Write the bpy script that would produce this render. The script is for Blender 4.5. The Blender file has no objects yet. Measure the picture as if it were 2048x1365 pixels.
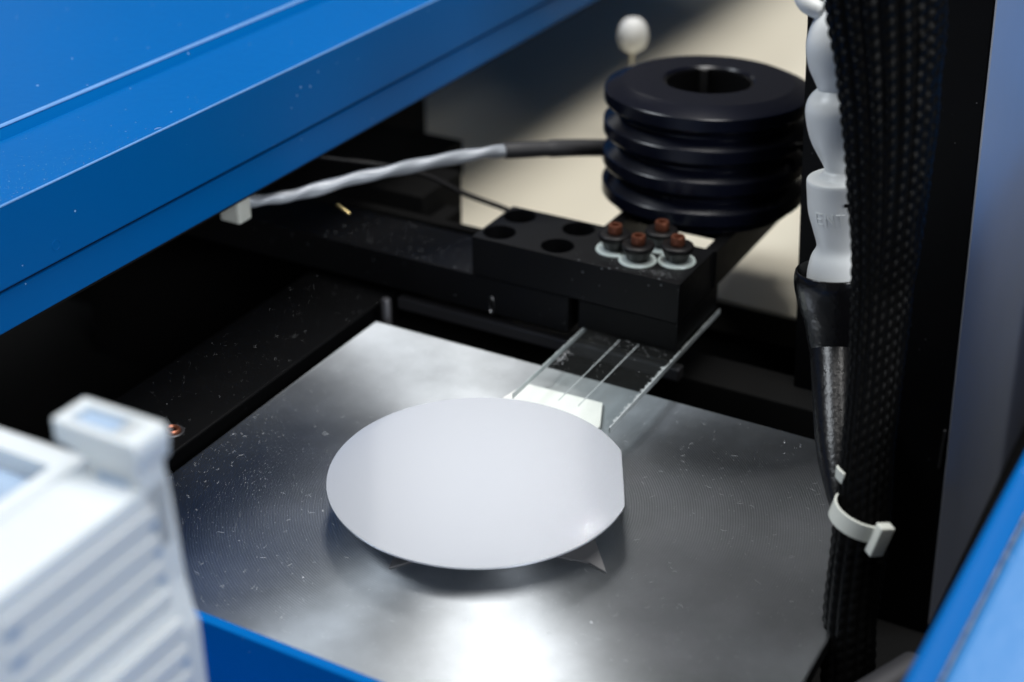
import bpy, bmesh, math, random
from mathutils import Vector, Matrix, Quaternion, noise
random.seed(7)
S = 0.01                      # all lengths below are millimetres; one Blender unit is 100 mm
PI = math.pi
scene = bpy.context.scene
C = scene.collection

# ------------------------------------------------------------------ camera
cam_d = bpy.data.cameras.new('camera')
cam = bpy.data.objects.new('camera', cam_d)
C.objects.link(cam)
CAM = Vector((209.01, -357.56, 287.43))
YAW, PITCH = 0.502728, 0.501359
cam.location = CAM * S
cam.rotation_euler = (PI / 2 - PITCH, 0, YAW)
cam_d.sensor_width = 36
cam_d.lens = 52.97
cam_d.clip_start = 0.1
cam_d.clip_end = 300
cam_d.dof.use_dof = True
cam_d.dof.focus_distance = 4.95
cam_d.dof.aperture_fstop = 52.97 / 7.4 * 0.1
scene.camera = cam

# ------------------------------------------------------------------ room light and added fills
w = bpy.data.worlds.new('World')
scene.world = w
w.use_nodes = True
nt = w.node_tree
bg = nt.nodes['Background']
bg.inputs['Color'].default_value = (1.0, 0.98, 0.95, 1)
bg.inputs['Strength'].default_value = 0.06

def area(name, loc, target, sx, sy, power, col):
    l = bpy.data.lights.new(name, 'AREA')
    l.shape = 'RECTANGLE'; l.size = sx * S; l.size_y = sy * S
    l.energy = power; l.color = col
    o = bpy.data.objects.new(name, l); C.objects.link(o)
    o.location = Vector(loc) * S
    d = Vector(target) - Vector(loc)
    o.rotation_euler = d.to_track_quat('-Z', 'Y').to_euler()
    return o
area('ceiling_light', (60, 150, 2000), (0, 60, 0), 1400, 800, 3300, (1.0, 0.985, 0.96))
area('right_fill', (1300, -700, 900), (40, -100, 40), 600, 600, 1250, (0.93, 0.96, 1.0))  # fill added from the right front for the right-hand faces
area('left_fill', (-1300, -500, 1800), (-40, 30, 0), 700, 700, 1800, (0.88, 0.94, 1.0))  # fill added from the left for the connector and plate
area('wafer_sheen_light', (-1050, 1800, 1400), (0, 0, 10), 420, 360, 85, (1.0, 0.99, 0.97))  # added panel that gives the wafer its soft sheen
area('chamfer_light', (-2000, 1500, 980), (-20, 190, 80), 450, 450, 45, (0.95, 0.97, 1.0))  # added panel that lights the spool's left chamfer
l = bpy.data.lights.new('spot_lamp', 'POINT'); l.energy = 40; l.shadow_soft_size = 0.02
o = bpy.data.objects.new('spot_lamp', l); C.objects.link(o)
o.location = (Vector((45.9, -8.7, 10)) + Vector((-0.3437, 0.7350, 0.5845)) * 2600) * S

scene.view_settings.view_transform = 'Standard'
scene.view_settings.look = 'None'
scene.view_settings.exposure = 0.22
scene.view_settings.gamma = 1

# ------------------------------------------------------------------ materials
def mat(name, col, rough=0.5, metal=0.0, var=0.0, vscale=3.0, rvar=0.0, bump=0.0, bscale=40.0, spec=0.5,
        coat=0.0, speck=0.0, speck_scale=60.0, speck_col=(0.5, 0.5, 0.5), **kw):
    m = bpy.data.materials.new(name); m.use_nodes = True
    t = m.node_tree; N = t.nodes; L = t.links
    b = N['Principled BSDF']
    b.inputs['Base Color'].default_value = (*col, 1)
    b.inputs['Roughness'].default_value = rough
    b.inputs['Metallic'].default_value = metal
    b.inputs['Specular IOR Level'].default_value = spec
    b.inputs['Coat Weight'].default_value = coat
    b.inputs['Coat Roughness'].default_value = 0.12
    for k, v in kw.items():
        b.inputs[k].default_value = v
    tc = N.new('ShaderNodeTexCoord')
    src = None
    if var or rvar:
        n = N.new('ShaderNodeTexNoise'); n.inputs['Scale'].default_value = vscale; n.inputs['Detail'].default_value = 6
        L.new(tc.outputs['Object'], n.inputs['Vector'])
        if var:
            mr = N.new('ShaderNodeMapRange'); mr.inputs['To Min'].default_value = 1 - var; mr.inputs['To Max'].default_value = 1 + var
            L.new(n.outputs['Fac'], mr.inputs['Value'])
            hv = N.new('ShaderNodeHueSaturation'); hv.inputs['Color'].default_value = (*col, 1)
            L.new(mr.outputs['Result'], hv.inputs['Value'])
            L.new(hv.outputs['Color'], b.inputs['Base Color']); src = hv.outputs['Color']
        if rvar:
            mr = N.new('ShaderNodeMapRange'); mr.inputs['To Min'].default_value = max(0.02, rough - rvar); mr.inputs['To Max'].default_value = rough + rvar
            L.new(n.outputs['Fac'], mr.inputs['Value']); L.new(mr.outputs['Result'], b.inputs['Roughness'])
    if speck:
        v = N.new('ShaderNodeTexVoronoi'); v.inputs['Scale'].default_value = speck_scale
        L.new(tc.outputs['Object'], v.inputs['Vector'])
        n2 = N.new('ShaderNodeTexNoise'); n2.inputs['Scale'].default_value = 4; n2.inputs['Detail'].default_value = 4
        L.new(tc.outputs['Object'], n2.inputs['Vector'])
        sz = N.new('ShaderNodeMapRange'); sz.inputs['From Min'].default_value = 0.45; sz.inputs['From Max'].default_value = 0.75
        sz.inputs['To Min'].default_value = 0.02; sz.inputs['To Max'].default_value = speck
        L.new(n2.outputs['Fac'], sz.inputs['Value'])
        lt = N.new('ShaderNodeMath'); lt.operation = 'LESS_THAN'
        L.new(v.outputs['Distance'], lt.inputs[0]); L.new(sz.outputs['Result'], lt.inputs[1])
        mx = N.new('ShaderNodeMix'); mx.data_type = 'RGBA'
        L.new(lt.outputs[0], mx.inputs['Factor'])
        if src: L.new(src, mx.inputs['A'])
        else: mx.inputs['A'].default_value = (*col, 1)
        mx.inputs['B'].default_value = (*speck_col, 1)
        L.new(mx.outputs['Result'], b.inputs['Base Color'])
    if bump:
        n3 = N.new('ShaderNodeTexNoise'); n3.inputs['Scale'].default_value = bscale; n3.inputs['Detail'].default_value = 3
        L.new(tc.outputs['Object'], n3.inputs['Vector'])
        bp = N.new('ShaderNodeBump'); bp.inputs['Strength'].default_value = bump; bp.inputs['Distance'].default_value = 0.004
        L.new(n3.outputs['Fac'], bp.inputs['Height']); L.new(bp.outputs['Normal'], b.inputs['Normal'])
    return m

M = {}
M['blue'] = mat('blue_powder_coat', (0.0, 0.108, 0.37), 0.36, var=0.05, vscale=1.2, rvar=0.05, bump=0.25, bscale=22, spec=0.05,
                speck=0.10, speck_scale=16, speck_col=(0.25, 0.42, 0.7))
M['black'] = mat('black_anodised', (0.0025, 0.0026, 0.003), 0.45, rvar=0.08, vscale=8, spec=0.15, speck=0.12, speck_scale=30, speck_col=(0.11, 0.11, 0.12))
M['black_top'] = mat('black_anodised_worn', (0.004, 0.0042, 0.005), 0.45, rvar=0.1, vscale=6, spec=0.18, speck=0.14, speck_scale=28, speck_col=(0.14, 0.15, 0.16))
M['matt'] = mat('matt_black', (0.010, 0.010, 0.010), 0.85, spec=0.03)
M['floor'] = mat('black_well_paint', (0.009, 0.009, 0.009), 0.8, spec=0.1, speck=0.10, speck_scale=14, speck_col=(0.05, 0.05, 0.05))
M['spool'] = mat('navy_black_gloss', (0.003, 0.004, 0.010), 0.23, rvar=0.03, vscale=3, spec=0.4)
M['bore'] = mat('machined_bore', (0.02, 0.02, 0.022), 0.22, metal=0.6)
M['rubber'] = mat('black_rubber', (0.006, 0.0055, 0.006), 0.42, spec=0.3, bump=0.2, bscale=60)
M['shrink'] = mat('dark_heat_shrink', (0.028, 0.028, 0.031), 0.5, spec=0.4, bump=0.15, bscale=15)
M['jacket'] = mat('grey_cable_jacket', (0.32, 0.345, 0.38), 0.32, var=0.12, vscale=5, metal=0.15, bump=0.2, bscale=12)
M['copper'] = mat('rusty_copper', (0.26, 0.095, 0.055), 0.38, metal=0.75, var=0.35, vscale=30, bump=0.5, bscale=60)
M['zinc'] = mat('zinc_washer', (0.70, 0.80, 0.78), 0.30, metal=0.25, var=0.1, vscale=12)
M['steel'] = mat('steel', (0.55, 0.55, 0.56), 0.3, metal=1.0, var=0.1, vscale=10)
M['dimsteel'] = mat('dull_steel', (0.12, 0.12, 0.13), 0.45, metal=0.8)
M['deck'] = mat('beige_enamel', (0.88, 0.82, 0.67), 0.40, var=0.03, vscale=1.5, bump=0.1, bscale=6, spec=0.4)
M['deck_shade'] = mat('deck_front_shade', (0.035, 0.032, 0.026), 0.6, spec=0.2)  # shade on the deck's front face, put into its colour
M['highlight_blue'] = mat('painted_highlight', (0.16, 0.36, 0.72), 0.35, var=0.25, vscale=6, spec=0.5)  # highlight on the hood's ridge and front edge, painted as pale blue
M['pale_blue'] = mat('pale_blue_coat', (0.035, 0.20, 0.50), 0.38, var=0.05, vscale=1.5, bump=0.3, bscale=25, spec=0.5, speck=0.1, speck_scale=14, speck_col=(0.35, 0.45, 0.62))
M['white'] = mat('white_plastic', (0.88, 0.90, 0.89), 0.32, var=0.02, vscale=3, spec=0.5)
M['tie'] = mat('nylon_tie', (0.66, 0.68, 0.62), 0.42, var=0.05, vscale=6)
M['gloss'] = mat('black_gloss_rubber', (0.005, 0.005, 0.006), 0.22, rvar=0.06, vscale=10, spec=0.5, bump=0.5, bscale=45)
M['boot_tail'] = mat('scuffed_black_rubber', (0.005, 0.005, 0.006), 0.30, rvar=0.08, vscale=30, spec=0.5, bump=0.4, bscale=60)
M['braid'] = mat('black_braid', (0.0025, 0.0025, 0.0025), 0.38, spec=0.09)
M['cassette'] = mat('milky_polypropylene', (0.66, 0.71, 0.745), 0.34, var=0.02, vscale=2, spec=0.5, **{'Subsurface Weight': 0.25, 'Subsurface Radius': (0.03, 0.04, 0.05), 'Subsurface Scale': 1.0})
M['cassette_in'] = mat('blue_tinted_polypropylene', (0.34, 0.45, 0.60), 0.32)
M['slab'] = mat('plain_white', (0.85, 0.85, 0.82), 0.5)
M['chip'] = mat('frosted_glass_edge', (0.40, 0.44, 0.45), 0.45, var=0.35, vscale=18, bump=0.6, bscale=50)
M['dust'] = mat('pale_dust', (0.70, 0.72, 0.74), 0.7)
M['light_patch'] = mat('light_patch_grey', (0.13, 0.13, 0.135), 0.5, var=0.1, vscale=8)  # light on the plate, painted as plain grey
M['gasket'] = mat('grey_gasket', (0.30, 0.31, 0.33), 0.6, var=0.3, vscale=20)
M['gold'] = mat('brass', (0.7, 0.55, 0.25), 0.3, metal=1.0)
M['groove'] = mat('dark_groove', (0.0, 0.012, 0.05), 0.6, spec=0.2)
M['inlet'] = mat('grey_satin_paint', (0.40, 0.43, 0.50), 0.26, metal=0.0, var=0.10, vscale=1.5, spec=0.8, coat=0.6)

def wafer_mat():
    m = bpy.data.materials.new('coated_wafer'); m.use_nodes = True
    b = m.node_tree.nodes['Principled BSDF']
    b.inputs['Base Color'].default_value = (0.555, 0.585, 0.645, 1)
    b.inputs['Roughness'].default_value = 0.24
    b.inputs['Metallic'].default_value = 0.5
    b.inputs['Specular IOR Level'].default_value = 0.6
    b.inputs['Coat Weight'].default_value = 0.4
    b.inputs['Coat Roughness'].default_value = 0.019
    return m
M['wafer'] = wafer_mat()

def chuck_mat():
    """lathe-turned aluminium: grooves run in circles round the plate's centre (the object's origin)"""
    m = bpy.data.materials.new('turned_aluminium'); m.use_nodes = True
    t = m.node_tree; N = t.nodes; L = t.links; b = N['Principled BSDF']
    tc = N.new('ShaderNodeTexCoord')
    flat = N.new('ShaderNodeVectorMath'); flat.operation = 'MULTIPLY'; flat.inputs[1].default_value = (1, 1, 0)
    L.new(tc.outputs['Object'], flat.inputs[0])
    cr = N.new('ShaderNodeVectorMath'); cr.operation = 'CROSS_PRODUCT'; cr.inputs[0].default_value = (0, 0, 1)
    L.new(flat.outputs[0], cr.inputs[1])
    nm = N.new('ShaderNodeVectorMath'); nm.operation = 'NORMALIZE'; L.new(cr.outputs[0], nm.inputs[0])
    ln = N.new('ShaderNodeVectorMath'); ln.operation = 'LENGTH'; L.new(flat.outputs[0], ln.inputs[0])
    # groove height: a sine of the radius with slightly uneven pitch
    nz = N.new('ShaderNodeTexNoise'); nz.noise_dimensions = '1D'; nz.inputs['Scale'].default_value = 9; nz.inputs['Detail'].default_value = 5
    L.new(ln.outputs['Value'], nz.inputs['W'])
    ml = N.new('ShaderNodeMath'); ml.operation = 'MULTIPLY'; ml.inputs[1].default_value = 2 * PI / (0.85 * S)
    L.new(ln.outputs['Value'], ml.inputs[0])
    sn = N.new('ShaderNodeMath'); sn.operation = 'SINE'; L.new(ml.outputs[0], sn.inputs[0])
    ad = N.new('ShaderNodeMath'); ad.operation = 'MULTIPLY_ADD'; ad.inputs[1].default_value = 0.5
    L.new(sn.outputs[0], ad.inputs[0]); L.new(nz.outputs['Fac'], ad.inputs[2])
    bp = N.new('ShaderNodeBump'); bp.inputs['Strength'].default_value = 0.5; bp.inputs['Distance'].default_value = 0.0006
    L.new(ad.outputs[0], bp.inputs['Height']); L.new(bp.outputs['Normal'], b.inputs['Normal'])
    L.new(nm.outputs[0], b.inputs['Tangent'])
    nm2 = N.new('ShaderNodeVectorMath'); nm2.operation = 'NORMALIZE'; L.new(flat.outputs[0], nm2.inputs[0]); L.new(nm2.outputs[0], b.inputs['Tangent'])
    n2 = N.new('ShaderNodeTexNoise'); n2.inputs['Scale'].default_value = 2.2; n2.inputs['Detail'].default_value = 8; n2.inputs['Roughness'].default_value = 0.65
    L.new(tc.outputs['Object'], n2.inputs['Vector'])
    mr = N.new('ShaderNodeMapRange'); mr.inputs['To Min'].default_value = 0.34; mr.inputs['To Max'].default_value = 0.46
    L.new(n2.outputs['Fac'], mr.inputs['Value']); L.new(mr.outputs['Result'], b.inputs['Roughness'])
    n4 = N.new('ShaderNodeTexNoise'); n4.inputs['Scale'].default_value = 1.1; n4.inputs['Detail'].default_value = 3; n4.inputs['Distortion'].default_value = 1.2
    L.new(tc.outputs['Object'], n4.inputs['Vector'])
    hv = N.new('ShaderNodeHueSaturation'); hv.inputs['Color'].default_value = (0.47, 0.50, 0.53, 1)
    mm = N.new('ShaderNodeMath'); mm.operation = 'ADD'; L.new(n2.outputs['Fac'], mm.inputs[0]); L.new(n4.outputs['Fac'], mm.inputs[1])
    mc = N.new('ShaderNodeMapRange'); mc.inputs['From Min'].default_value = 0.7; mc.inputs['From Max'].default_value = 1.3; mc.inputs['To Min'].default_value = 0.72; mc.inputs['To Max'].default_value = 1.22
    L.new(mm.outputs[0], mc.inputs['Value']); L.new(mc.outputs['Result'], hv.inputs['Value'])
    L.new(hv.outputs['Color'], b.inputs['Base Color'])
    b.inputs['Metallic'].default_value = 1
    b.inputs['Anisotropic'].default_value = 0.88
    return m
M['chuck'] = chuck_mat()

def glass_mat():
    m = bpy.data.materials.new('clear_glass'); m.use_nodes = True
    t = m.node_tree; N = t.nodes; L = t.links
    for n in list(N):
        if n.type == 'BSDF_PRINCIPLED': N.remove(n)
    out = N['Material Output']
    tr = N.new('ShaderNodeBsdfTransparent'); tr.inputs['Color'].default_value = (0.97, 0.985, 0.98, 1)
    gl = N.new('ShaderNodeBsdfGlossy'); gl.inputs['Roughness'].default_value = 0.06
    df = N.new('ShaderNodeBsdfDiffuse'); df.inputs['Color'].default_value = (0.75, 0.8, 0.8, 1)
    fr = N.new('ShaderNodeFresnel'); fr.inputs['IOR'].default_value = 1.35
    mx = N.new('ShaderNodeMixShader'); ge = N.new('ShaderNodeNewGeometry'); fm = N.new('ShaderNodeMath'); fm.operation = 'MULTIPLY'; fi = N.new('ShaderNodeMath'); fi.operation = 'SUBTRACT'; fi.inputs[0].default_value = 1.0
    L.new(ge.outputs['Backfacing'], fi.inputs[1]); L.new(fr.outputs[0], fm.inputs[0]); L.new(fi.outputs[0], fm.inputs[1]); L.new(fm.outputs[0], mx.inputs['Fac']); L.new(tr.outputs[0], mx.inputs[1]); L.new(gl.outputs[0], mx.inputs[2])
    tc = N.new('ShaderNodeTexCoord'); n = N.new('ShaderNodeTexNoise'); n.inputs['Scale'].default_value = 45; n.inputs['Detail'].default_value = 8; n.inputs['Roughness'].default_value = 0.8
    L.new(tc.outputs['Object'], n.inputs['Vector'])
    mr = N.new('ShaderNodeMapRange'); mr.inputs['From Min'].default_value = 0.45; mr.inputs['From Max'].default_value = 0.8; mr.inputs['To Min'].default_value = 0.005; mr.inputs['To Max'].default_value = 0.012
    L.new(n.outputs['Fac'], mr.inputs['Value'])
    m2 = N.new('ShaderNodeMixShader'); L.new(mr.outputs['Result'], m2.inputs['Fac']); L.new(mx.outputs[0], m2.inputs[1]); L.new(df.outputs[0], m2.inputs[2])
    L.new(m2.outputs[0], out.inputs['Surface'])
    return m
M['glass'] = glass_mat()

# ------------------------------------------------------------------ helpers
WPOS = {}
def thing(name, label, cat, loc=(0, 0, 0), group=None):
    o = bpy.data.objects.new(name, None); C.objects.link(o)
    o.location = Vector(loc) * S; o.empty_display_size = 0.05
    o['label'] = label; o['category'] = cat
    if group: o['group'] = group
    WPOS[o.name] = Vector(loc)
    return o

def link(name, bm, m, parent=None, origin=None, smooth=None, local=False):
    """bm is in world millimetres (local=True: in the parent's own frame)"""
    base = WPOS[parent.name] if parent else Vector((0, 0, 0))
    if origin is None:
        if len(bm.verts):
            xs = [v.co for v in bm.verts]
            c = Vector([(min(v[i] for v in xs) + max(v[i] for v in xs)) / 2 for i in range(3)])
        else: c = Vector()
        if local: c = Vector()
    else: c = Vector(origin)
    for v in bm.verts: v.co = (v.co - c) * S
    bmesh.ops.recalc_face_normals(bm, faces=bm.faces)
    me = bpy.data.meshes.new(name); bm.to_mesh(me); bm.free()
    me.materials.append(m)
    o = bpy.data.objects.new(name, me); C.objects.link(o)
    if local: o.location = c * S; WPOS[o.name] = base + c
    else: o.location = (c - base) * S; WPOS[o.name] = c
    if parent: o.parent = parent
    if smooth is not None:
        for p in me.polygons: p.use_smooth = True
        if smooth > 0:
            me.set_sharp_from_angle(angle=math.radians(smooth))
    return o

def tag(o, label=None, cat=None, group=None, kind=None):
    if label: o['label'] = label
    if cat: o['category'] = cat
    if group: o['group'] = group
    if kind: o['kind'] = kind
    return o

def add_box(bm, x0, x1, y0, y1, z0, z1, bevel=0.0, seg=2):
    vs = [bm.verts.new((x, y, z)) for x in (x0, x1) for y in (y0, y1) for z in (z0, z1)]
    fs = [bm.faces.new([vs[i] for i in f]) for f in ((0, 1, 3, 2), (4, 6, 7, 5), (0, 4, 5, 1), (2, 3, 7, 6), (0, 2, 6, 4), (1, 5, 7, 3))]
    if bevel:
        es = list({e for f in fs for e in f.edges})
        bmesh.ops.bevel(bm, geom=es, offset=bevel, segments=seg, affect='EDGES', profile=0.6)
    return bm

def box(*a, bevel=0.0, seg=2):
    return add_box(bmesh.new(), *a, bevel=bevel, seg=seg)

def prism(poly, axis, a, b, bevel=0.0, seg=2):
    """poly: 2D outline; axis: extrusion axis 'x','y','z' from a to b"""
    bm = bmesh.new()
    def P(u, v, t):
        return {'x': (t, u, v), 'y': (u, t, v), 'z': (u, v, t)}[axis]
    A = [bm.verts.new(P(u, v, a)) for u, v in poly]; B = [bm.verts.new(P(u, v, b)) for u, v in poly]
    n = len(poly)
    bm.faces.new(A); bm.faces.new(list(reversed(B)))
    for i in range(n): bm.faces.new((A[i], B[i], B[(i + 1) % n], A[(i + 1) % n]))
    if bevel:
        bmesh.ops.bevel(bm, geom=list(bm.edges), offset=bevel, segments=seg, affect='EDGES', profile=0.6)
    return bm

def add_lathe(bm, prof, n=64, center=(0, 0, 0), closed=False, q=None):
    """prof: [(r, z)] along the axis; r=0 ends become fans"""
    c = Vector(center); rings = []
    for r, z in prof:
        if r <= 1e-6:
            p = Vector((0, 0, z)); rings.append([bm.verts.new(c + (q @ p if q else p))]); continue
        ring = []
        for i in range(n):
            a = 2 * PI * i / n; p = Vector((r * math.cos(a), r * math.sin(a), z))
            ring.append(bm.verts.new(c + (q @ p if q else p)))
        rings.append(ring)
    pairs = list(zip(rings, rings[1:]))
    if closed: pairs.append((rings[-1], rings[0]))
    for A, B in pairs:
        for i in range(n):
            j = (i + 1) % n
            if len(A) == 1 and len(B) == 1: break
            if len(A) == 1: bm.faces.new((A[0], B[i], B[j]))
            elif len(B) == 1: bm.faces.new((A[i], B[0], A[j]))
            else: bm.faces.new((A[i], B[i], B[j], A[j]))
    return bm

def catmull(pts, k=8):
    P = [Vector(p) for p in pts]
    P = [P[0] * 2 - P[1]] + P + [P[-1] * 2 - P[-2]]
    out = []
    for i in range(1, len(P) - 2):
        for j in range(k):
            t = j / k
            a, b, c, d = P[i - 1], P[i], P[i + 1], P[i + 2]
            out.append(0.5 * ((2 * b) + (c - a) * t + (2 * a - 5 * b + 4 * c - d) * t * t + (3 * b - a - 3 * c + d) * t ** 3))
    out.append(P[-2].copy())
    return out

def frames(path):
    T = [(path[min(i + 1, len(path) - 1)] - path[max(i - 1, 0)]).normalized() for i in range(len(path))]
    u = T[0].orthogonal().normalized(); fr = []
    for i, t in enumerate(T):
        if i: u = (T[i - 1].rotation_difference(t)) @ u
        u = (u - t * u.dot(t)).normalized()
        fr.append((t, u, t.cross(u)))
    return fr

def add_tube(bm, path, rad, n=20, cap=True, disp=None):
    path = [Vector(p) for p in path]; fr = frames(path); rings = []
    for i, (p, (t, u, v)) in enumerate(zip(path, fr)):
        r = rad(i / (len(path) - 1)) if callable(rad) else rad
        ring = []
        for k in range(n):
            a = 2 * PI * k / n
            rr = r + (disp(i, k) if disp else 0)
            ring.append(bm.verts.new(p + (u * math.cos(a) + v * math.sin(a)) * rr))
        rings.append(ring)
    for A, B in zip(rings, rings[1:]):
        for i in range(n):
            j = (i + 1) % n; bm.faces.new((A[i], A[j], B[j], B[i]))
    if cap:
        bm.faces.new(list(reversed(rings[0]))); bm.faces.new(rings[-1])
    return bm

def interp(keys, t):
    for (t0, a), (t1, b) in zip(keys, keys[1:]):
        if t <= t1: return a + (b - a) * (t - t0) / max(1e-9, t1 - t0)
    return keys[-1][1]

def cut(o, cutters):
    """subtract bmesh cutters (world mm) from object o"""
    base = WPOS[o.name]; tmp = []
    for bm in cutters:
        for v in bm.verts: v.co = (v.co - base) * S
        bmesh.ops.recalc_face_normals(bm, faces=bm.faces)
        me = bpy.data.meshes.new('tmp'); bm.to_mesh(me); bm.free()
        t = bpy.data.objects.new('tmp', me); C.objects.link(t); t.matrix_world = Matrix.Translation(base * S); tmp.append(t)
        md = o.modifiers.new('cut', 'BOOLEAN'); md.operation = 'DIFFERENCE'; md.solver = 'EXACT'; md.object = t
    bpy.context.view_layer.update()
    dg = bpy.context.evaluated_depsgraph_get()
    me = bpy.data.meshes.new_from_object(o.evaluated_get(dg))
    o.modifiers.clear(); o.data = me
    for t in tmp:
        d = t.data; bpy.data.objects.remove(t); bpy.data.meshes.remove(d)
    return o

def cyl(cx, cy, z0, z1, r, n=48):
    return add_lathe(bmesh.new(), [(0, z0), (r, z0), (r, z1), (0, z1)], n, (cx, cy, 0))

# ------------------------------------------------------------------ setting
o = link('floor', box(-420, 430, -330, 900, -130, -110), M['floor']); tag(o, kind='structure')

# turned plate, chamfered round its top edge; origin at the centre of its circular grooves
bm = prism([(-100.5, -104), (124.5, -104), (124.5, -12), (106, 90.5), (-100.5, 90.5)], 'z', -6, 0, bevel=0.9, seg=2)
chuck = thing('turned_plate', 'square silver aluminium plate with fine circular turning marks under the white wafer', 'metal plate', (0, 0, 0))
plate = link('plate', bm, M['chuck'], chuck, origin=(0, 0, 0))
bm = add_lathe(bmesh.new(), [(0, -109.5), (30, -109.5), (30, -6.2), (0, -6.2)], 48, (12, 0, 0))
link('pedestal', bm, M['matt'], chuck)

# thin white slab lying on the plate below the glass blade
bm = prism([(-24.5, 60), (-22.0, 73.6), (9.4, 74.6), (15.5, 60), (15, 44), (-26, 44)], 'z', 0.1, 1.3, bevel=0.3)
tag(link('white_slab', bm, M['slab']), 'small thin white slab on the metal plate beneath the clear glass blade', 'slab')

# two small patches of light on the plate, built as flat grey wedges
for lab, poly in (('pointed patch of light on the plate below the glint, built as a grey wedge', [(24, -12), (39.5, 6), (44.5, -3), (54.2, -15.4), (47, -13.4), (37, -15.5)]),
                  ('pointed patch of light under the front left edge of the wafer, built as a grey wedge', [(-12, -24), (4, -28), (0.5, -37), (-6, -46), (-7.5, -40.5), (-11, -38)])):
    o = link('light_wedge', prism(poly, 'z', 0.05, 0.8, bevel=0.12), M['light_patch']); tag(o, lab, 'light_patch', 'patches of light under the wafer built as grey wedges')

# black rail left of the plate
rail = thing('black_rail', 'long flat dusty black rail beside the left edge of the metal plate', 'rail', (-128, 40, -10))
o = link('rail_body', box(-149, -106.5, -260, 168, -10, 1.5, bevel=0.8), M['black'], rail)
o = link('side_step', box(-152.5, -149.2, -260, 168, -10, -2.5, bevel=0.5), M['black'], rail)
bm = add_lathe(bmesh.new(), [(0, 1.2), (1.3, 1.2), (1.5, 2.4), (2.3, 2.9), (2.9, 2.5), (3.1, 1.4), (3.1, 0.6), (0, 0.6)], 28, (-116.0, -17.2, 0))
o = link('screw', bm, M['copper'], rail, smooth=35)
bm = add_lathe(bmesh.new(), [(3.2, 1.55), (3.9, 1.9), (4.3, 1.55)], 28, (-116.0, -17.2, 0))
link('rim', bm, M['dimsteel'], o, smooth=50)

# back sill and steel ledge beyond the plate
o = link('back_sill', box(-150, 96, 128, 150, -109.5, -12, bevel=0.8), M['matt']); tag(o, 'low matt black sill between the metal plate and the cream deck', 'sill')
o = link('steel_ledge', box(-104, 24, 111.5, 116.5, -5, 0.5, bevel=0.8), M['dimsteel']); tag(o, 'thin dull steel ledge just behind the metal plate, below the black bar', 'ledge')
bm = add_lathe(bmesh.new(), [(0, -8), (2.1, -8), (2.1, 7.5), (1.6, 8.2), (0, 8.2)], 24, (-98.5, 95.5, 0))
o = link('locating_pin', bm, M['dimsteel'], smooth=40); tag(o, 'short dark upright pin at the far left corner of the metal plate', 'pin')

# cream deck at the back
deck = thing('cream_deck', 'large glossy cream enamelled deck behind the black spool', 'deck', (-150, 400, -10))
link('deck_top', box(-420, 43.6, 194.7, 900, -12, -10, bevel=0.6), M['deck'], deck)
link('fascia', box(-420, 43.2, 195.2, 895, -26, -12.1, bevel=0.4), M['deck_shade'], deck)  # deck front, coloured dark for the shade on it
link('skirt', box(-415, 41, 199.0, 895, -109.5, -26.2), M['matt'], deck)
knob = thing('button_cap', 'round white plastic button cap on a slim cream stem above the cream deck', 'cap', (-103, 340, -10))
link('stem', add_lathe(bmesh.new(), [(0, -9.9), (4.6, -9.9), (4.6, -7.5), (0.9, -6.8), (0.9, 44), (0, 44)], 32, (-103, 340, 0)), M['deck'], knob, smooth=30)
link('cap', add_lathe(bmesh.new(), [(0, 43), (3.5, 42.8), (6.6, 45), (8.0, 49), (7.9, 53), (6.5, 57), (4, 59.4), (0, 60.3)], 40, (-103, 340, 0)), M['slab'], knob, smooth=60)
bm = box(44.4, 49, 196, 199, -22, -7, bevel=0.6)
tag(link('white_tab', bm, M['white']), 'small white tab at the right end of the cream deck', 'tab')
# dark motor in the gloom under the hood
mot = thing('motor_housing', 'black round motor housing in the shadow under the blue hood', 'motor', (-186, 290, -9.8))
bm = add_lathe(bmesh.new(), [(0, -9.8), (34, -9.8), (34, 40), (31, 44), (20, 45), (18, 49), (0, 49)], 56, (-240, 290, 0))
link('housing', bm, M['matt'], mot, smooth=40)
link('mounting_foot', box(-232, -160, 215, 262, -9.8, 9, bevel=1), M['matt'], mot)
tag(link('rear_rail', box(-330, -68, 146, 151, -9, 20.5, bevel=0.5), M['matt']), 'matt black rail running behind the long black bar, left of the drilled block', 'rail')
vb = thing('junction_box', 'black stepped junction box under the grey cable, in front of the cream deck', 'box', (-220, 175, -60))
link('case', box(-330, -119.5, 158, 192, -109, 25, bevel=0.8), M['matt'], vb)
link('terminal_step', box(-119.3, -111.5, 162, 178, -109, 14, bevel=0.8), M['matt'], vb)

# ------------------------------------------------------------------ hood (top left)
hood = thing('blue_hood', 'large blue powder coated hood hanging over the upper left of the machine', 'hood', (-131.8, 0, 60.7))
o = link('top_panel', box(-172.5, -131.8, -330, 900, 75.6, 102.4, bevel=0.55, seg=3), M['blue'], hood)
prof = [(-460, 60), (-172.7, 60), (-172.7, 101.2), (-173.6, 101.3), (-176.4, 104.5), (-177.0, 104.85), (-177.5, 104.98), (-178.2, 105.0), (-460, 105.0)]
o = link('raised_panel', prism([(x, z) for x, z in prof], 'y', -330, 900), M['blue'], hood, smooth=40)
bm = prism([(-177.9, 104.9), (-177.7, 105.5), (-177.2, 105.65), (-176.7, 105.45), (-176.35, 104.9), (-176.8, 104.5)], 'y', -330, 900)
link('highlight_bead', bm, M['highlight_blue'], hood, smooth=60)  # pale strip painting the highlight along the ridge
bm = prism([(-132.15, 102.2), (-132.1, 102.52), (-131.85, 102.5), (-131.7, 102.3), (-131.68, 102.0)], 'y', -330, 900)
link('wear_or_highlight_edge', bm, M['highlight_blue'], hood, smooth=60)  # painted highlight along the hood's front edge
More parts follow.
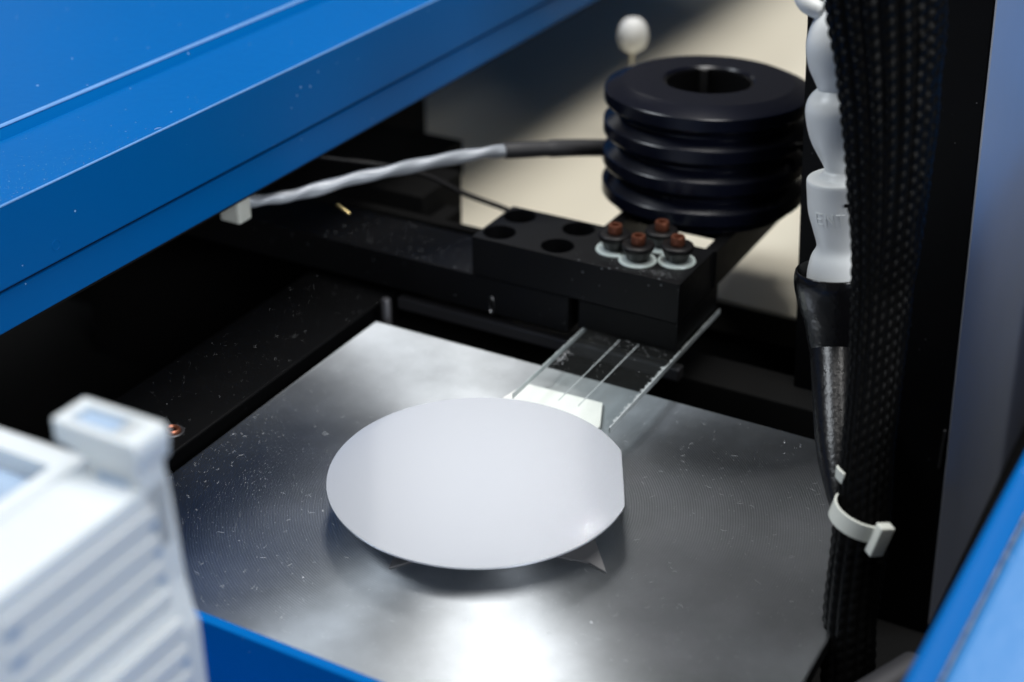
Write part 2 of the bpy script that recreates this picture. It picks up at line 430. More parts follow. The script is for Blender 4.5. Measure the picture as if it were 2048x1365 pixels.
link('seam', box(-172.6, -134.2, -329, 899, 73.8, 75.5), M['groove'], hood)
link('lower_skirt', box(-172.6, -133.3, -330, 900, 60.7, 73.7, bevel=0.5, seg=3), M['blue'], hood)
link('bounce_blocker', box(-172.5, -134, -329, 899, 59.6, 60.5), M['matt'], hood)  # unseen black sheet added to keep blue bounce off the deck
# small pressed ring and paint chips on the hood's side
bm = add_lathe(bmesh.new(), [(1.45, -0.25), (1.75, 0.22), (2.15, -0.25)], 32, (-131.9, -42.5, 81.4), q=Quaternion((0, 1, 0), PI / 2))
link('dimple', bm, M['blue'], hood, smooth=60)

# grey clip under the hood + cables
bm = box(-151, -141.2, 60, 68, 45.5, 60.6, bevel=1.2)
clip = thing('cable_clip', 'pale grey green cable clip fixed below the blue hood', 'clip', (-146, 64, 60.6))
link('clip_block', bm, M['tie'], clip)
cab = thing('grey_cable', 'slightly wavy grey cable running from under the blue hood to the black spool', 'cable', (-130, 86, 50))
pts = [(-162, 50, 51), (-151.9, 61.5, 51.2), (-142.9, 70.8, 51.5), (-135.6, 79.0, 51.2), (-127.7, 88.4, 52.1), (-117.6, 101.9, 54.2), (-106.8, 114.6, 55.4), (-96.4, 128.6, 56.2), (-84.1, 143.9, 56.8), (-75.4, 153.6, 56.6)]
path = catmull(pts, 10)
def wav(i, k): return 0.25 * math.sin(i * 0.55 + k * 2 * PI / 20 * 2) + 0.14 * math.sin(i * 0.23 + k * 0.7)
link('jacket', add_tube(bmesh.new(), path, lambda t: 2.3 + 0.35 * t, 20, disp=wav), M['jacket'], cab, smooth=0)
p2 = catmull([(-75.4, 153.6, 56.6), (-70, 158.7, 56.3), (-62.3, 166.5, 55.6)], 6)
link('sleeve', add_tube(bmesh.new(), p2, lambda t: 3.3 + 0.15 * math.sin(t * 3), 24), M['shrink'], cab, smooth=50)
p3 = catmull([(-62.6, 166.2, 55.6), (-53, 177.5, 54.0), (-41, 189.3, 52.0), (-33, 193, 51.5)], 6)
link('sleeve', add_tube(bmesh.new(), p3, lambda t: interp([(0, 3.3), (0.04, 3.75), (0.7, 3.6), (1, 3.5)], t), 24), M['shrink'], cab, smooth=50)
path = catmull([(-150, 120, 52), (-127.9, 138.7, 45.5), (-111.6, 150.4, 39.5), (-98.1, 158.9, 30.7), (-83.7, 168.5, 23.0), (-70.9, 177.0, 14.9), (-50, 190, 4)], 6)
o = link('thin_cable', add_tube(bmesh.new(), path, 1.15, 12), M['rubber'], smooth=0); tag(o, 'thin black wire passing behind the drilled black block', 'wire')
bm = add_tube(bmesh.new(), [(-121, 97, 44.5), (-114.5, 96, 42.0)], 0.75, 10)
o = link('brass_pin', bm, M['gold'], smooth=40); tag(o, 'tiny bright brass pin glinting below the grey cable', 'pin')

# ------------------------------------------------------------------ transfer arm
YF = 109.0
arm = thing('transfer_arm', 'black transfer arm of stacked blocks holding a clear glass blade under the wafer', 'robot arm', (0, 126, 9.5))
blk = link('mounting_block', box(-65.7, 23.3, YF, 143, 21.5, 38, bevel=0.35), M['black_top'], arm)
cut(blk, [cyl(x, y, 15, 45, 6.6) for x, y in ((-58.2, 135.1), (-57.8, 117.5), (-31.7, 135.3), (-31.9, 117.4))])
# sockets stop on dark plugs so that one looks into holes, not through them
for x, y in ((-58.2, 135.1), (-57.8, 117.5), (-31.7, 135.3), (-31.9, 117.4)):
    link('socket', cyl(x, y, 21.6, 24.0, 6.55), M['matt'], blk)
bar = link('arm_bar', box(-330, -22.8, YF + 0.5, 141, 5.6, 21.2, bevel=0.5), M['black_top'], arm)
bm = add_lathe(bmesh.new(), [(0.75, -0.2), (1.0, 0.35), (1.3, -0.2)], 28, (-57.1, YF + 0.55, 9.4), q=Quaternion((1, 0, 0), PI / 2))
for v in bm.verts: v.co.z = 9.4 + (v.co.z - 9.4) * 3.4
link('slot_rim', bm, M['steel'], bar, smooth=60)
clamp = link('blade_clamp', box(-18.3, 23.35, YF + 0.2, 149.5, 9.7, 21.3, bevel=0.3), M['black'], arm)
# bracket rails from the block to below the spool
link('bracket_rail', box(19.2, 24.2, 143.2, 232, 21.6, 37.6, bevel=0.3), M['black'], arm)
link('bracket_rail', box(-24.5, -19.5, 143.2, 232, 21.6, 37.6, bevel=0.3), M['black'], arm)
link('bracket_plate', box(-19.3, 19.0, 168, 232, 30, 37.4, bevel=0.3), M['black'], arm)
# glass blade
bl = link('glass_blade', box(-16.1, 24.6, 18, 150, 7.6, 9.5), M['glass'], arm)
def rough_strip(x, y0, y1, wid, z0, z1, amp, seed, n=140):
    rnd = random.Random(seed); bm = bmesh.new(); prev = None
    for i in range(n + 1):
        y = y0 + (y1 - y0) * i / n
        a = wid * (0.35 + 0.65 * abs(noise.noise(Vector((seed * 3.1, y * 0.35, 0))))) + (amp * rnd.random() ** 4)
        ring = [bm.verts.new(p) for p in ((x - a, y, z1), (x + 0.12, y, z1), (x + 0.12, y, z0), (x - a * 0.6, y, z0))]
        if prev:
            for k in range(4): bm.faces.new((prev[k], prev[(k + 1) % 4], ring[(k + 1) % 4], ring[k]))
        prev = ring
    return bm
link('ground_edge', rough_strip(24.7, 48, 150, 0.5, 7.55, 9.62, 0.5, 1), M['chip'], bl)
link('chipped_edge', rough_strip(24.6, 52, 97, 0.4, 9.45, 9.7, 1.5, 5, 130), M['chip'], bl)
link('ground_edge', rough_strip(-15.9, 52, 112, 0.35, 7.5, 9.62, 0.4, 3), M['chip'], bl)
for x in (0.4, 8.3):
    link('vacuum_channel', rough_strip(x + 0.2, 56, 107.5, 0.25, 9.42, 9.58, 0.3, int(x * 7) + 9, 160), M['chip'], bl)
rnd = random.Random(11); bm = bmesh.new()
def flake(bm, x, y, z, s, rnd):
    a = rnd.random() * PI; n = rnd.choice((3, 4, 5)); st = 0.35 + 0.65 * rnd.random()
    vs = []
    for k in range(n):
        b = 2 * PI * k / n + rnd.uniform(-0.4, 0.4); r = s * rnd.uniform(0.6, 1.0)
        px, py = r * math.cos(b), r * math.sin(b) * st
        vs.append((x + px * math.cos(a) - py * math.sin(a), y + px * math.sin(a) + py * math.cos(a)))
    lo = [bm.verts.new((u, v, z)) for u, v in vs]; top = bm.verts.new((x, y, z + s * 0.5))
    for k in range(n): bm.faces.new((lo[k], lo[(k + 1) % n], top))
    bm.faces.new(list(reversed(lo)))
for i in range(40):
    flake(bm, rnd.uniform(-15, 24), rnd.uniform(58, 108), 9.52, rnd.uniform(0.1, 0.26), rnd)
for i in range(120):
    flake(bm, rnd.gauss(-12.5, 0.9), rnd.gauss(84, 3.5), 9.52, rnd.uniform(0.1, 0.3), rnd)
for i in range(60):
    flake(bm, rnd.uniform(-10, 22), 108 - abs(rnd.gauss(0, 4)), 9.52, rnd.uniform(0.1, 0.25), rnd)
tag(link('glass_dust', bm, M['dust'], bl), kind='stuff')

# screws with washers and rubber bushes
spots = [(1.0, 120.1), (14.4, 126.6), (-10.9, 124.7), (3.6, 136.2)]
def screw_parts(x, y, parent):
    z = 38.02
    wsh = link('washer', add_lathe(bmesh.new(), [(3.2, z), (7.1, z), (7.35, z + 0.3), (7.1, z + 0.8), (3.2, z + 0.8)], 48, (x, y, 0), closed=True), M['zinc'], parent, smooth=40)
    z += 0.92
    bush = link('bush', add_lathe(bmesh.new(), [(0, z), (4.2, z), (4.5, z + 1.0), (5.3, z + 3.0), (6.1, z + 4.6), (6.4, z + 5.5), (6.1, z + 6.2), (5.4, z + 6.5), (2.9, z + 6.3), (2.9, z + 5.0), (0, z + 5.0)], 48, (x, y, 0)), M['rubber'], parent, smooth=50)
    hb = add_lathe(bmesh.new(), [(0, z + 5.1), (2.2, z + 5.1), (2.2, z + 6.4), (2.75, z + 6.7), (2.75, z + 9.3), (2.5, z + 9.8), (1.7, z + 9.8), (1.7, z + 9.75), (1.6, z + 9.5), (1.6, z + 6.9), (0, z + 6.9)], 48, (x, y, 0))
    for v in hb.verts:      # hexagonal socket
        dx, dy = v.co.x - x, v.co.y - y; r_ = math.hypot(dx, dy)
        if 0.1 < r_ < 1.65:
            a_ = math.atan2(dy, dx) % (PI / 3) - PI / 6; f_ = 0.866 / math.cos(a_) * 1.08
            v.co.x = x + dx * f_; v.co.y = y + dy * f_
    hd = link('screw_head', hb, M['copper'], parent, smooth=35)
    return [wsh, bush, hd]
def screw_empty(x, y):
    e = bpy.data.objects.new('screw', None); C.objects.link(e); e.empty_display_size = 0.02
    e.parent = arm; e.location = (Vector((x, y, 38)) - WPOS[arm.name]) * S; WPOS[e.name] = Vector((x, y, 38)); return e
x0, y0 = spots[0]
s0 = screw_empty(x0, y0); kids = screw_parts(x0, y0, s0)
for x, y in spots[1:]:
    e = screw_empty(x, y)
    for k in kids:
        c = k.copy(); C.objects.link(c); c.parent = e
        c.rotation_euler = (0, 0, random.random() * 3)

# ------------------------------------------------------------------ finned spool
R42 = 42.0
sp = thing('finned_spool', 'round black spool with four stacked fins and a central bore beside the cable bundle', 'spool', (-2.2, 191.6, 38.2))
def fin(name, zt, last=False):
    # zt = height of the foot of the top chamfer
    if last:
        prof = [(18.2, zt - 13), (18.2, zt + 2.6), (19.0, zt + 3.4), (34.3, zt + 3.4), (34.7, zt + 3.3), (41.6, zt + 0.3), (R42, zt - 0.1), (R42, zt - 4.6), (41.7, zt - 5.2), (38.2, zt - 7.0), (37.4, zt - 8.6), (37.4, zt - 9.3)]
    else:
        prof = [(18.2, zt - 13), (18.2, zt + 3.4), (37.3, zt + 3.6), (38.2, zt + 2.9), (41.6, zt + 0.4), (R42, zt - 0.1), (R42, zt - 4.6), (41.7, zt - 5.2), (38.2, zt - 7.0), (37.4, zt - 8.6), (37.4, zt - 9.3)]
    o = link(name, add_lathe(bmesh.new(), prof, 128, closed=True), M['spool'], sp, smooth=13, local=True)
    return o
for i, zt in enumerate((7, 20, 33)): fin('fin', zt)
fin('top_fin', 46, True)
bm = add_lathe(bmesh.new(), [(17.2, 0.2), (18.1, 0.2), (18.1, 48.2), (17.2, 48.2)], 96, closed=True)
link('bore_liner', bm, M['bore'], sp, smooth=40, local=True)
bm = box(-8.6, -5.0, 15.2, 17.0, 33, 48.6, bevel=0.3)
for v in bm.verts: v.co = Quaternion((0, 0, 1), 0.10) @ v.co
link('bore_streak', bm, M['steel'], sp, local=True)  # steel strip added for the bright reflected streak in the bore
Rv = Vector((math.cos(YAW), math.sin(YAW), 0))
sp.rotation_mode = 'QUATERNION'
sp.rotation_quaternion = Quaternion(Rv, math.radians(-1.9))
# plug that joins the spool from the right
bm = add_tube(bmesh.new(), catmull([(38, 196, 66), (47, 190, 66), (60, 180, 68), (80, 165, 75)], 5), 2.6, 20)
o = link('side_plug', bm, M['gloss'], smooth=50); tag(o, 'short black plug joining the right side of the finned spool', 'plug')

# ------------------------------------------------------------------ wafer
a0 = math.atan2(28.3, 14.5) - PI / 2 + 0  # flat direction
fa = math.atan2(14.5, 28.3)               # angle of the flat's outward normal
half = math.acos(47.4 / 50)
pts = []
n = 360
for i in range(n + 1):
    a = fa + half + (2 * PI - 2 * half) * i / n
    pts.append((50 * math.cos(a), 50 * math.sin(a)))
bm = prism(pts, 'z', 9.56, 10.1)
top = [e for e in bm.edges if abs(e.verts[0].co.z - 10.1) < 1e-4 and abs(e.verts[1].co.z - 10.1) < 1e-4]
bmesh.ops.bevel(bm, geom=top, offset=0.12, segments=2, affect='EDGES')
o = link('wafer', bm, M['wafer'], origin=(0, 0, 9.56), smooth=30); tag(o, 'round pale lavender white wafer with one flat edge resting on the glass blade', 'wafer')

# ------------------------------------------------------------------ front lip
lip = thing('front_frame', 'blue painted frame wall along the front edge of the metal plate', 'frame', (0, -112, -3))
link('upright_wall', box(-180, 108, -111.6, -109.2 + 0.9, -109, 20, bevel=0.8, seg=3), M['blue'], lip)
link('front_shelf', box(-180, 108, -330, -111.8, -8, -3.2, bevel=0.8, seg=2), M['blue'], lip)

# ------------------------------------------------------------------ right-hand cover
cov = thing('blue_side_cover', 'bright blue sloping cover with a grey seam in the lower right corner', 'cover', (175, -30, 60))
CY = Vector((8.2, 67.8, 26.3)).normalized(); CZ = Vector((-0.09, -0.35, 0.93)).normalized()
CZ = (CZ - CY * CZ.dot(CY)).normalized(); CX = CY.cross(CZ)
def rotp(bm):      # from the cover's own sloping frame to world millimetres
    for v in bm.verts: v.co = Vector((160.6, -90.7, 60)) + CX * v.co.x + CY * v.co.y + CZ * v.co.z
    return bm
bm = prism([(0, -10), (0, -2.2), (0.25, -1.3), (0.8, -0.6), (1.5, -0.25), (2.3, -0.15), (4.5, -0.45), (7.0, -1.3), (7.2, -10)], 'y', -260, 200)
link('edge_strip', rotp(bm), M['blue'], cov, smooth=40)
link('unseen_dark_skirt', rotp(prism([(0.6, -190), (0.6, -10.2), (6.8, -10.2), (6.8, -190)], 'y', -260, 200)), M['matt'], cov)  # unseen black part, keeps blue reflections off the plate's side
bm = bmesh.new(); rnd = random.Random(3); prev = None      # grey gasket bead, uneven, in the seam
for i in range(520):
    y = -120 + i * 0.5; a = 0.1 + 0.32 * rnd.random() ** 2; h = -1.2 + 0.7 * rnd.random()
    ring = [bm.verts.new(p) for p in ((7.25, y, -5), (7.3, y, h), (7.4 + a, y, h), (7.8, y, -5))]
    if prev:
        for k in range(3): bm.faces.new((prev[k], prev[k + 1], ring[k + 1], ring[k]))
    prev = ring
link('gasket', rotp(bm), M['gasket'], cov)
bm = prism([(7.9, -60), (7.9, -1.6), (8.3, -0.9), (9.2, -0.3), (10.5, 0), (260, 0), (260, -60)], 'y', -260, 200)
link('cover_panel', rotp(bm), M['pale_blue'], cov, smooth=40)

rc = thing('blue_reflector', 'added blue slope out of view, mirrored in the side face of the post', 'cover', (240, 420, -60))  # unseen; added only for its reflection in the post's side panel
link('reflector_panel', prism([(150, -105), (150, 6), (152, 9), (420, 120), (420, -105)], 'y', 250, 700), M['blue'], rc)

# ------------------------------------------------------------------ post behind the cable bundle
post = thing('machine_post', 'tall black post with a satin blue grey side face at the right edge', 'post', (96, 130, -40))
def quadbox(bm, P):
    vs = [bm.verts.new(p) for p in P]
    for f in ((0, 1, 2, 3), (7, 6, 5, 4), (0, 4, 5, 1), (1, 5, 6, 2), (2, 6, 7, 3), (3, 7, 4, 0)): bm.faces.new([vs[i] for i in f])
    return bm
# front face (-Y) runs x from 70 to the slightly leaning edge
P = [(66, 142, -109.5), (125.9, 142, -109.5), (125.9, 400, -109.5), (66, 400, -109.5), (44, 142, 260), (108.6, 142, 260), (108.6, 400, 260), (44, 400, 260)]
bm = quadbox(bmesh.new(), P)
bmesh.ops.bevel(bm, geom=[e for e in bm.edges], offset=0.5, segments=2, affect='EDGES')
link('column', bm, M['black'], post)
P = [(125.6, 142.6, -105), (126.2, 142.6, -105), (126.2, 399, -105), (125.6, 399, -105), (108.9, 142.6, 258), (109.5, 142.6, 258), (109.5, 399, 258), (108.9, 399, 258)]
link('side_panel', quadbox(bmesh.new(), P), M['inlet'], post)
bm = bmesh.new()
add_box(bm, 119.6, 120.6, 141.3, 142.0, -31, -14, bevel=0.2)
link('wear_or_highlight_edge', bm, M['steel'], post)  # chipped edge of the post, bare steel

# ------------------------------------------------------------------ braided cable bundle
BP = [(99.2, 50.6, 191.8), (102.9, 47.6, 171.2), (108.4, 43.2, 144.9), (112.7, 37.7, 117.7), (116.0, 31.7, 92.7), (119.1, 24.0, 69.3), (121.7, 16.4, 48.7), (124.7, 8.3, 29.0), (126.1, 2.5, 14.3), (127.7, -2.9, 0.1), (132.2, -11.6, -24.0), (136.2, -19.1, -43.7)]
BR = [17.5, 16.4, 13.6, 10.9, 8.6, 7.8, 7.6, 8.1, 8.1, 7.9, 7.8, 7.8]
def braid(path_pts, radii, ncell, cell, name, parent, k=6):
    dense = catmull(path_pts, 40)
    rk = [(i / (len(radii) - 1), r) for i, r in enumerate(radii)]
    # resample evenly
    L = [0.0]
    for a, b in zip(dense, dense[1:]): L.append(L[-1] + (b - a).length)
    tot = L[-1]; step = cell / 6
    nrow = int(tot / step); path = []; rad = []; j = 0
    for i in range(nrow + 1):
        s = tot * i / nrow
        while j < len(L) - 2 and L[j + 1] < s: j += 1
        f = (s - L[j]) / max(1e-9, L[j + 1] - L[j])
        path.append(dense[j].lerp(dense[j + 1], f)); rad.append(interp(rk, (j + f) / (len(dense) - 1)))
    per = 8; n = ncell * per
    def disp(i, kk):
        u = kk / per; v = i / 6
        r = rad[i] / 10
        cu = abs(math.sin(PI * u)) ** 0.75
        cv = abs(math.sin(PI * (v + 0.5 * (int(u) % 2) + 0.12 * math.sin(2 * PI * u)))) ** 0.8
        jit = 0.5 * noise.noise(Vector((u * 0.5, v * 0.35, 1.7)))
        return r * 1.0 * (cu * (0.5 + 0.5 * cv) * (1 + jit) - 0.8)
    fr = frames(path); bm = bmesh.new(); rings = []
    for i, (p, (t, a, b)) in enumerate(zip(path, fr)):
        ring = []
        for kk in range(n):
            th = 2 * PI * kk / n; rr = rad[i] + disp(i, kk)
            ring.append(bm.verts.new(p + (a * math.cos(th) + b * math.sin(th)) * rr))
        rings.append(ring)
    for A, B in zip(rings, rings[1:]):
        for i in range(n):
            jn = (i + 1) % n; bm.faces.new((A[i], A[jn], B[jn], B[i]))
    return link(name, bm, M['braid'], parent, smooth=0)
bun = thing('cable_bundle', 'thick cable bundle in black braided sleeving hanging down the right side', 'cable bundle', (139, -34, -24))
braid(BP[:8], BR[:8], 20, 3.6, 'upper_sleeve', bun)
braid(BP[7:], [8.1, 8.1, 7.9, 7.8, 7.8], 14, 3.4, 'lower_sleeve', bun)

# cable ties
def tie(name, label, c, r, tilt_axis, tilt, wid, head_ang, arc=(0, 2 * PI), head=True, grp='cable ties on the braided bundle'):
    t = thing(name, label, 'cable tie', c, grp)
    q = Quaternion(Vector(tilt_axis), tilt)
    bm = bmesh.new(); prev = None; n = 72; full = abs(arc[1] - arc[0] - 2 * PI) < 1e-3
    prof = [(r, -wid / 2), (r + 0.6, -wid / 2 + 0.2), (r + 0.6, wid / 2 - 0.2), (r, wid / 2)]
    rings = []
    for i in range(n + (0 if full else 1)):
        a = arc[0] + (arc[1] - arc[0]) * i / n
        rings.append([bm.verts.new(Vector(c) + q @ Vector((rr * math.cos(a), rr * math.sin(a), z))) for rr, z in prof])
    m = len(rings)
    for i in range(m if full else m - 1):
        A, B = rings[i], rings[(i + 1) % m]
        for k in range(4): bm.faces.new((A[k], A[(k + 1) % 4], B[(k + 1) % 4], B[k]))
    if not full:
        bm.faces.new(rings[0]); bm.faces.new(list(reversed(rings[-1])))
    link('band', bm, M['tie'], t, smooth=35)
    if head:
        bm = box(-2.4, 2.4, -1.2, 2.2, -5.6, 4.6, bevel=0.6, seg=3)
        a = head_ang; dirn = Vector((math.cos(a), math.sin(a), 0))
        rot = Quaternion((0, 0, 1), a + PI / 2)
        for v in bm.verts: v.co = Vector(c) + q @ (rot @ Vector((v.co.x, -v.co.y, v.co.z)) + dirn * (r + 1.2))
        link('head', bm, M['tie'], t, smooth=35)
    return t
view = math.atan2(CAM.y - 4.6, CAM.x - 125.1)
tie('cable_tie', 'white nylon cable tie with a square head wrapped round the braided bundle', (125.1, 5.6, 33.0), 8.6, (math.sin(YAW), -math.cos(YAW), 0), math.radians(-14), 5.6, view + 0.62, arc=(view - 2.2, view + 0.8))
tie('cable_tie', 'short stub of a second white cable tie, just above the one with the square head', (122.2, 15.0, 42.5), 8.3, (1, 0, 0), 0, 4.0, 0, arc=(view - 1.25, view - 0.72), head=False)

# ------------------------------------------------------------------ white lobed connector + black boot
def sweep_lathe(keys, n=56, sub=5, sharp=None):
    """keys: (point, radius); circles perpendicular to a mean axis"""
    P = catmull([k[0] for k in keys], sub)
    R = []
    for i in range(len(keys) - 1):
        r0, r1 = keys[i][1], keys[i + 1][1]
        ra = keys[i - 1][1] if i else r0; rb = keys[i + 2][1] if i + 2 < len(keys) else r1
        for j in range(sub):
            t = j / sub
            R.append(max(0.3, 0.5 * (2 * r0 + (r1 - ra) * t + (2 * ra - 5 * r0 + 4 * r1 - rb) * t * t + (3 * r0 - ra - 3 * r1 + rb) * t ** 3)))
    R.append(keys[-1][1])
    axis = (Vector(keys[-1][0]) - Vector(keys[0][0])).normalized()
    u = axis.cross(Vector((0, 0, 1))).normalized(); v = axis.cross(u)
    bm = bmesh.new(); rings = []
    for p, r in zip(P, R):
        rings.append([bm.verts.new(p + (u * math.cos(2 * PI * k / n) + v * math.sin(2 * PI * k / n)) * r) for k in range(n)])
    for A, B in zip(rings, rings[1:]):
        for i in range(n): bm.faces.new((A[i], A[(i + 1) % n], B[(i + 1) % n], B[i]))
    bm.faces.new(list(reversed(rings[0]))); bm.faces.new(rings[-1])
    return bm
con = thing('white_connector', 'white bulging plastic connector with a raised ENT mark, behind the braided bundle', 'connector', (94, 70.6, 76.4))
K = [((81.1, 69.8, 165.6), 2.9), ((81.9, 70.1, 161.2), 3.2), ((82.4, 70.2, 156.0), 6.4), ((83.0, 70.3, 150.0), 8.2), ((84.0, 70.5, 143.2), 7.8), ((85.0, 70.6, 135.9), 5.4)]
link('upper_bulge', sweep_lathe(K), M['white'], con, smooth=0)
K = [((84.9, 70.6, 136.7), 5.1), ((85.3, 70.7, 134.7), 7.5), ((85.7, 70.8, 132.4), 9.1), ((86.2, 70.8, 128.5), 9.6), ((87.5, 71.0, 120.6), 8.6), ((89.0, 71.2, 111.8), 5.2), ((89.3, 71.2, 110.2), 5.6), ((89.7, 71.2, 108.3), 7.1), ((89.9, 71.2, 106.7), 8.7)]
link('middle_bulge', sweep_lathe(K), M['white'], con, smooth=0)
K = [((89.7, 71.2, 108.3), 9.9), ((89.8, 71.2, 107.5), 10.8), ((90.3, 71.1, 102.9), 10.7), ((91.1, 71.0, 97.2), 10.5), ((92.0, 70.9, 90.6), 9.1), ((92.6, 70.8, 85.6), 8.2), ((93.2, 70.7, 81.9), 10.2), ((94.0, 70.6, 76.4), 11.6), ((94.9, 70.3, 70.5), 11.8)]
plug = link('plug_body', sweep_lathe(K), M['white'], con, smooth=40)
# raised letters wrapped round the plug body
A0 = Vector(K[0][0]); axv = (Vector(K[-1][0]) - A0).normalized()
tocam = (CAM - Vector((91.4, 71, 95.6))).normalized()
nrm = (tocam - axv * tocam.dot(axv)).normalized(); nrm = (nrm - Rv * 0.42).normalized()
rk = [((Vector(k[0]) - A0).dot(axv), k[1]) for k in K]
T0 = (Vector((91.3, 71.0, 96.8)) - A0).dot(axv)
def on_plug(u, v, h):
    t = T0 - v; r = interp(rk, t)
    return A0 + axv * t + (Quaternion(axv, u / r) @ nrm) * (r + h)
sgn = 1 if (on_plug(1, 0, 0) - on_plug(0, 0, 0)).dot(Rv) > 0 else -1
STROKES = {'E': [((0, 0), (0, 1)), ((0, 0), (0.85, 0)), ((0, 0.5), (0.7, 0.5)), ((0, 1), (0.85, 1))],
           'N': [((0, 0), (0, 1)), ((0, 1), (0.9, 0)), ((0.9, 0), (0.9, 1))], 'T': [((0.45, 0), (0.45, 1)), ((0, 1), (0.9, 1))]}
bm = bmesh.new(); W_, H_ = 2.5, 3.6
for i, ch in enumerate('ENT'):
    for j, ((u0, v0), (u1, v1)) in enumerate(STROKES[ch]):
        a_ = Vector((u0 * W_ + i * 3.5 - 5.0, v0 * H_ - H_ / 2)); b_ = Vector((u1 * W_ + i * 3.5 - 5.0, v1 * H_ - H_ / 2))
        d_ = (b_ - a_).normalized(); nn = Vector((-d_.y, d_.x)) * 0.28; a_ -= d_ * 0.28; b_ += d_ * 0.28; prev = None
        for k in range(6):
            m_ = a_.lerp(b_, k / 5); h = 0.30 + 0.006 * j
            q4 = [on_plug(sgn * (m_.x + e.x), m_.y + e.y, hh) for e, hh in ((-nn, -0.3), (-nn * 0.7, h), (nn * 0.7, h), (nn, -0.3))]
            ring = [bm.verts.new(p_) for p_ in q4]
            if prev:
                for z in range(4): bm.faces.new((prev[z], prev[(z + 1) % 4], ring[(z + 1) % 4], ring[z]))
            else: bm.faces.new(ring)
            prev = ring
        bm.faces.new(list(reversed(prev)))
link('raised_lettering', bm, M['white'], plug)
bm = box(-1.5, 1.5, -0.5, 0.5, -0.5, 0.5)
pc = on_plug(sgn * 6.0, 5.0, 0.0)
for v in bm.verts: v.co = pc + Rv * v.co.x + nrm * v.co.y + Vector((0, 0, 1)) * v.co.z
link('slot', bm, M['matt'], plug)
boot = thing('black_boot', 'glossy black rubber boot flaring round the foot of the white connector', 'cable boot', (113, 23, 24))
# an open cup: outer wall up to a rounded rim, then down inside
prof = [((95.0, 67.6, 49.9), 8.4), ((94.6, 67.8, 53.4), 9.1), ((94.0, 68.3, 59.4), 10.3), ((93.2, 68.7, 65.4), 11.9), ((92.4, 69.1, 71.3), 13.1), ((92.1, 69.2, 74.4), 13.25), ((91.9, 69.4, 76.6), 13.0), ((91.85, 69.4, 77.4), 12.6), ((91.9, 69.4, 77.0), 12.2), ((92.4, 69.2, 73.5), 12.0), ((93.0, 69.0, 68.0), 11.9)]
link('flared_cup', sweep_lathe(prof), M['gloss'], boot, smooth=40)
K = [((95.0, 67.1, 51.6), 8.0), ((95.6, 65.7, 50.6), 8.2), ((99.1, 57.5, 44.9), 7.8), ((107.4, 38.1, 31.9), 6.7), ((113.4, 24.6, 23.3), 3.8), ((115.5, 20.0, 20.3), 2.0)]
link('tapered_tail', sweep_lathe(K), M['boot_tail'], boot, smooth=40)
# second white hose end peeping in at the top
bm = add_tube(bmesh.new(), catmull([(66, 74, 171), (70.5, 71, 165), (74, 68.5, 161), (79, 69, 159)], 6), 2.7, 20)
o = link('white_hose', bm, M['white'], smooth=0); tag(o, 'end of a white hose peeping in above the white connector', 'hose')
# steel roller low down by the cover
bm = add_tube(bmesh.new(), [(141, -30, -3), (150, -10, -3)], 6.0, 32)
o = link('steel_roller', bm, M['dimsteel'], smooth=50); tag(o, 'dull grey metal roller low between the braided bundle and the blue cover', 'roller')

# ------------------------------------------------------------------ cassette (out of focus, bottom left)
cas = thing('wafer_cassette', 'milky white plastic wafer cassette out of focus in the lower left corner', 'cassette', (-15, -200, -3))
YB = -163.2
body = [(-80, -3), (-80, 109), (-2, 109), (0, 111.5), (3, 112.5), (20.9, 113.5), (20.9, 87), (24.6, 76), (24.6, -3)]
o = link('body', prism(body, 'y', -300, YB, bevel=1.0, seg=2), M['cassette'], cas, smooth=40)
cut(o, [box(-74, -7.5, -294, YB - 5.5, 103, 120)])
link('recess_floor', box(-73.8, -7.7, -293.8, YB - 5.7, 102, 103.6), M['cassette_in'], cas)
link('neck', box(6.2, 20.9, YB - 8.2, YB - 0.3, 96, 119.5, bevel=1.2, seg=3), M['cassette'], cas, smooth=40)
lug = link('lug', prism([(-1.2, 119.4), (-1.2, 125), (20.9, 125), (21.8, 122.5), (20.9, 117), (7.5, 117)], 'y', YB - 9.0, YB + 1.2, bevel=0.9, seg=3), M['cassette'], cas, smooth=40)
cut(lug, [box(2.0, 14.0, YB - 7.2, YB - 1.2, 123.4, 127)])
link('recess_floor', box(2.1, 13.9, YB - 7.1, YB - 1.3, 123.0, 123.5), M['cassette_in'], lug)
link('neck_window', box(9.5, 17.5, YB - 8.7, YB - 8.25, 104, 115, bevel=0.2), M['cassette_in'], cas)
for i in range(15):
    z = 105.0 - 7.0 * i
    xs = 20.9 if z > 84 else 24.6
    x = 20.9 + max(0, min(3.7, (87 - z) / 11 * 3.7))
    link('rib', box(x - 1.0, x + 0.7, -212, YB - 5.5, z, z + 3.4, bevel=0.6), M['cassette'], cas)
    link('slot_end', box(x - 0.2, x + 0.12, YB - 7.2, YB - 5.0, z - 2.4, z - 0.4), M['cassette_in'], cas)
    link('slot_end', box(x - 0.2, x + 0.12, -211, -207.0, z - 2.4, z - 0.4), M['cassette_in'], cas)
    link('rib', box(x - 1.0, x + 0.7, -262, -218, z, z + 3.4, bevel=0.6), M['cassette'], cas)

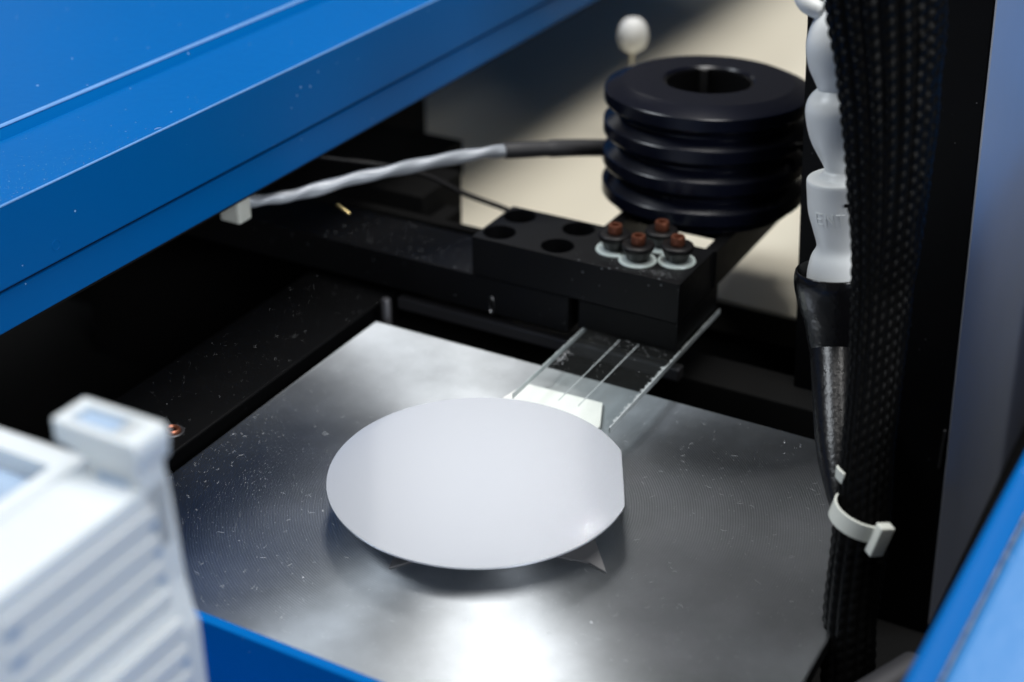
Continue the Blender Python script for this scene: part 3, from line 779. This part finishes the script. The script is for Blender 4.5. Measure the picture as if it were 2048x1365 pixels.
# ------------------------------------------------------------------ dust
rnd = random.Random(21); bm = bmesh.new()
def fibre(bm, x, y, z, L, rnd, w=0.06):
    a = rnd.random() * 2 * PI; cv = rnd.uniform(-1.3, 1.3); n = 6; prev = None
    for i in range(n + 1):
        dx, dy = math.cos(a), math.sin(a)
        ww = w * (1 - 0.6 * abs(i / n - 0.5))
        ring = [bm.verts.new((x - dy * ww, y + dx * ww, z)), bm.verts.new((x, y, z + 1.6 * ww)), bm.verts.new((x + dy * ww, y - dx * ww, z))]
        if prev:
            for k in range(3): bm.faces.new((prev[k], prev[(k + 1) % 3], ring[(k + 1) % 3], ring[k]))
        prev = ring
        x += dx * L / n; y += dy * L / n; a += cv / n * 2
    return bm
for i in range(9000):
    x = rnd.uniform(-99, 123); y = rnd.uniform(-88, 89)
    if x * x + y * y < 42 ** 2 or (y > -14 and x > 122 - (y + 14) * 0.18): continue
    dens = 0.5 + 0.5 * noise.noise(Vector((x * 0.02, y * 0.02, 3))) + (0.5 if (x < -20 and y < 10) else 0)
    if rnd.random() > dens: continue
    s = 0.085 + 0.13 * rnd.random() ** 3 + (0.18 * rnd.random() if rnd.random() < 0.03 else 0)
    if rnd.random() < 0.07: fibre(bm, x, y, 0.06, rnd.uniform(0.5, 2.6), rnd, 0.035)
    else: flake(bm, x, y, 0.03, s, rnd)
for x, y, s in ((60.5, -38.5, 0.85), (-42, -30, 0.5), (-27, -62, 0.4), (80, -20, 0.35), (62, -37.4, 0.3)): flake(bm, x, y, 0.04, s, rnd)
for i in range(500):   # hood top
    y = -75 + abs(rnd.gauss(0, 45)); flake(bm, -132.8 - abs(rnd.gauss(0, 16)) % 38, y, 102.43, 0.06 + 0.14 * rnd.random() ** 3, rnd)
fibre(bm, -133.2, 14, 102.43, 3.0, random.Random(5), 0.05)
for i in range(420):   # rail
    flake(bm, rnd.uniform(-148, -107), rnd.uniform(-60, 160), 1.53, 0.06 + 0.16 * rnd.random() ** 3, rnd)
for i in range(160):   # arm bar and block
    flake(bm, rnd.uniform(-130, -67), rnd.uniform(110.5, 140), 21.23, 0.07 + 0.2 * rnd.random() ** 3, rnd)
for i in range(500):   # dusty ring round the washers
    x, y = rnd.gauss(8, 9), rnd.gauss(114.5, 1.6)
    if 109.5 < y < 118 and -8 < x < 22 and min(math.hypot(x - a, y - b) for a, b in spots) > 8: flake(bm, x, y, 38.02, 0.05 + 0.10 * rnd.random(), rnd)
o = link('dust', bm, M['dust']); tag(o, 'fine pale dust and fibres scattered over the metal plate and black rails', 'dust', kind='stuff')
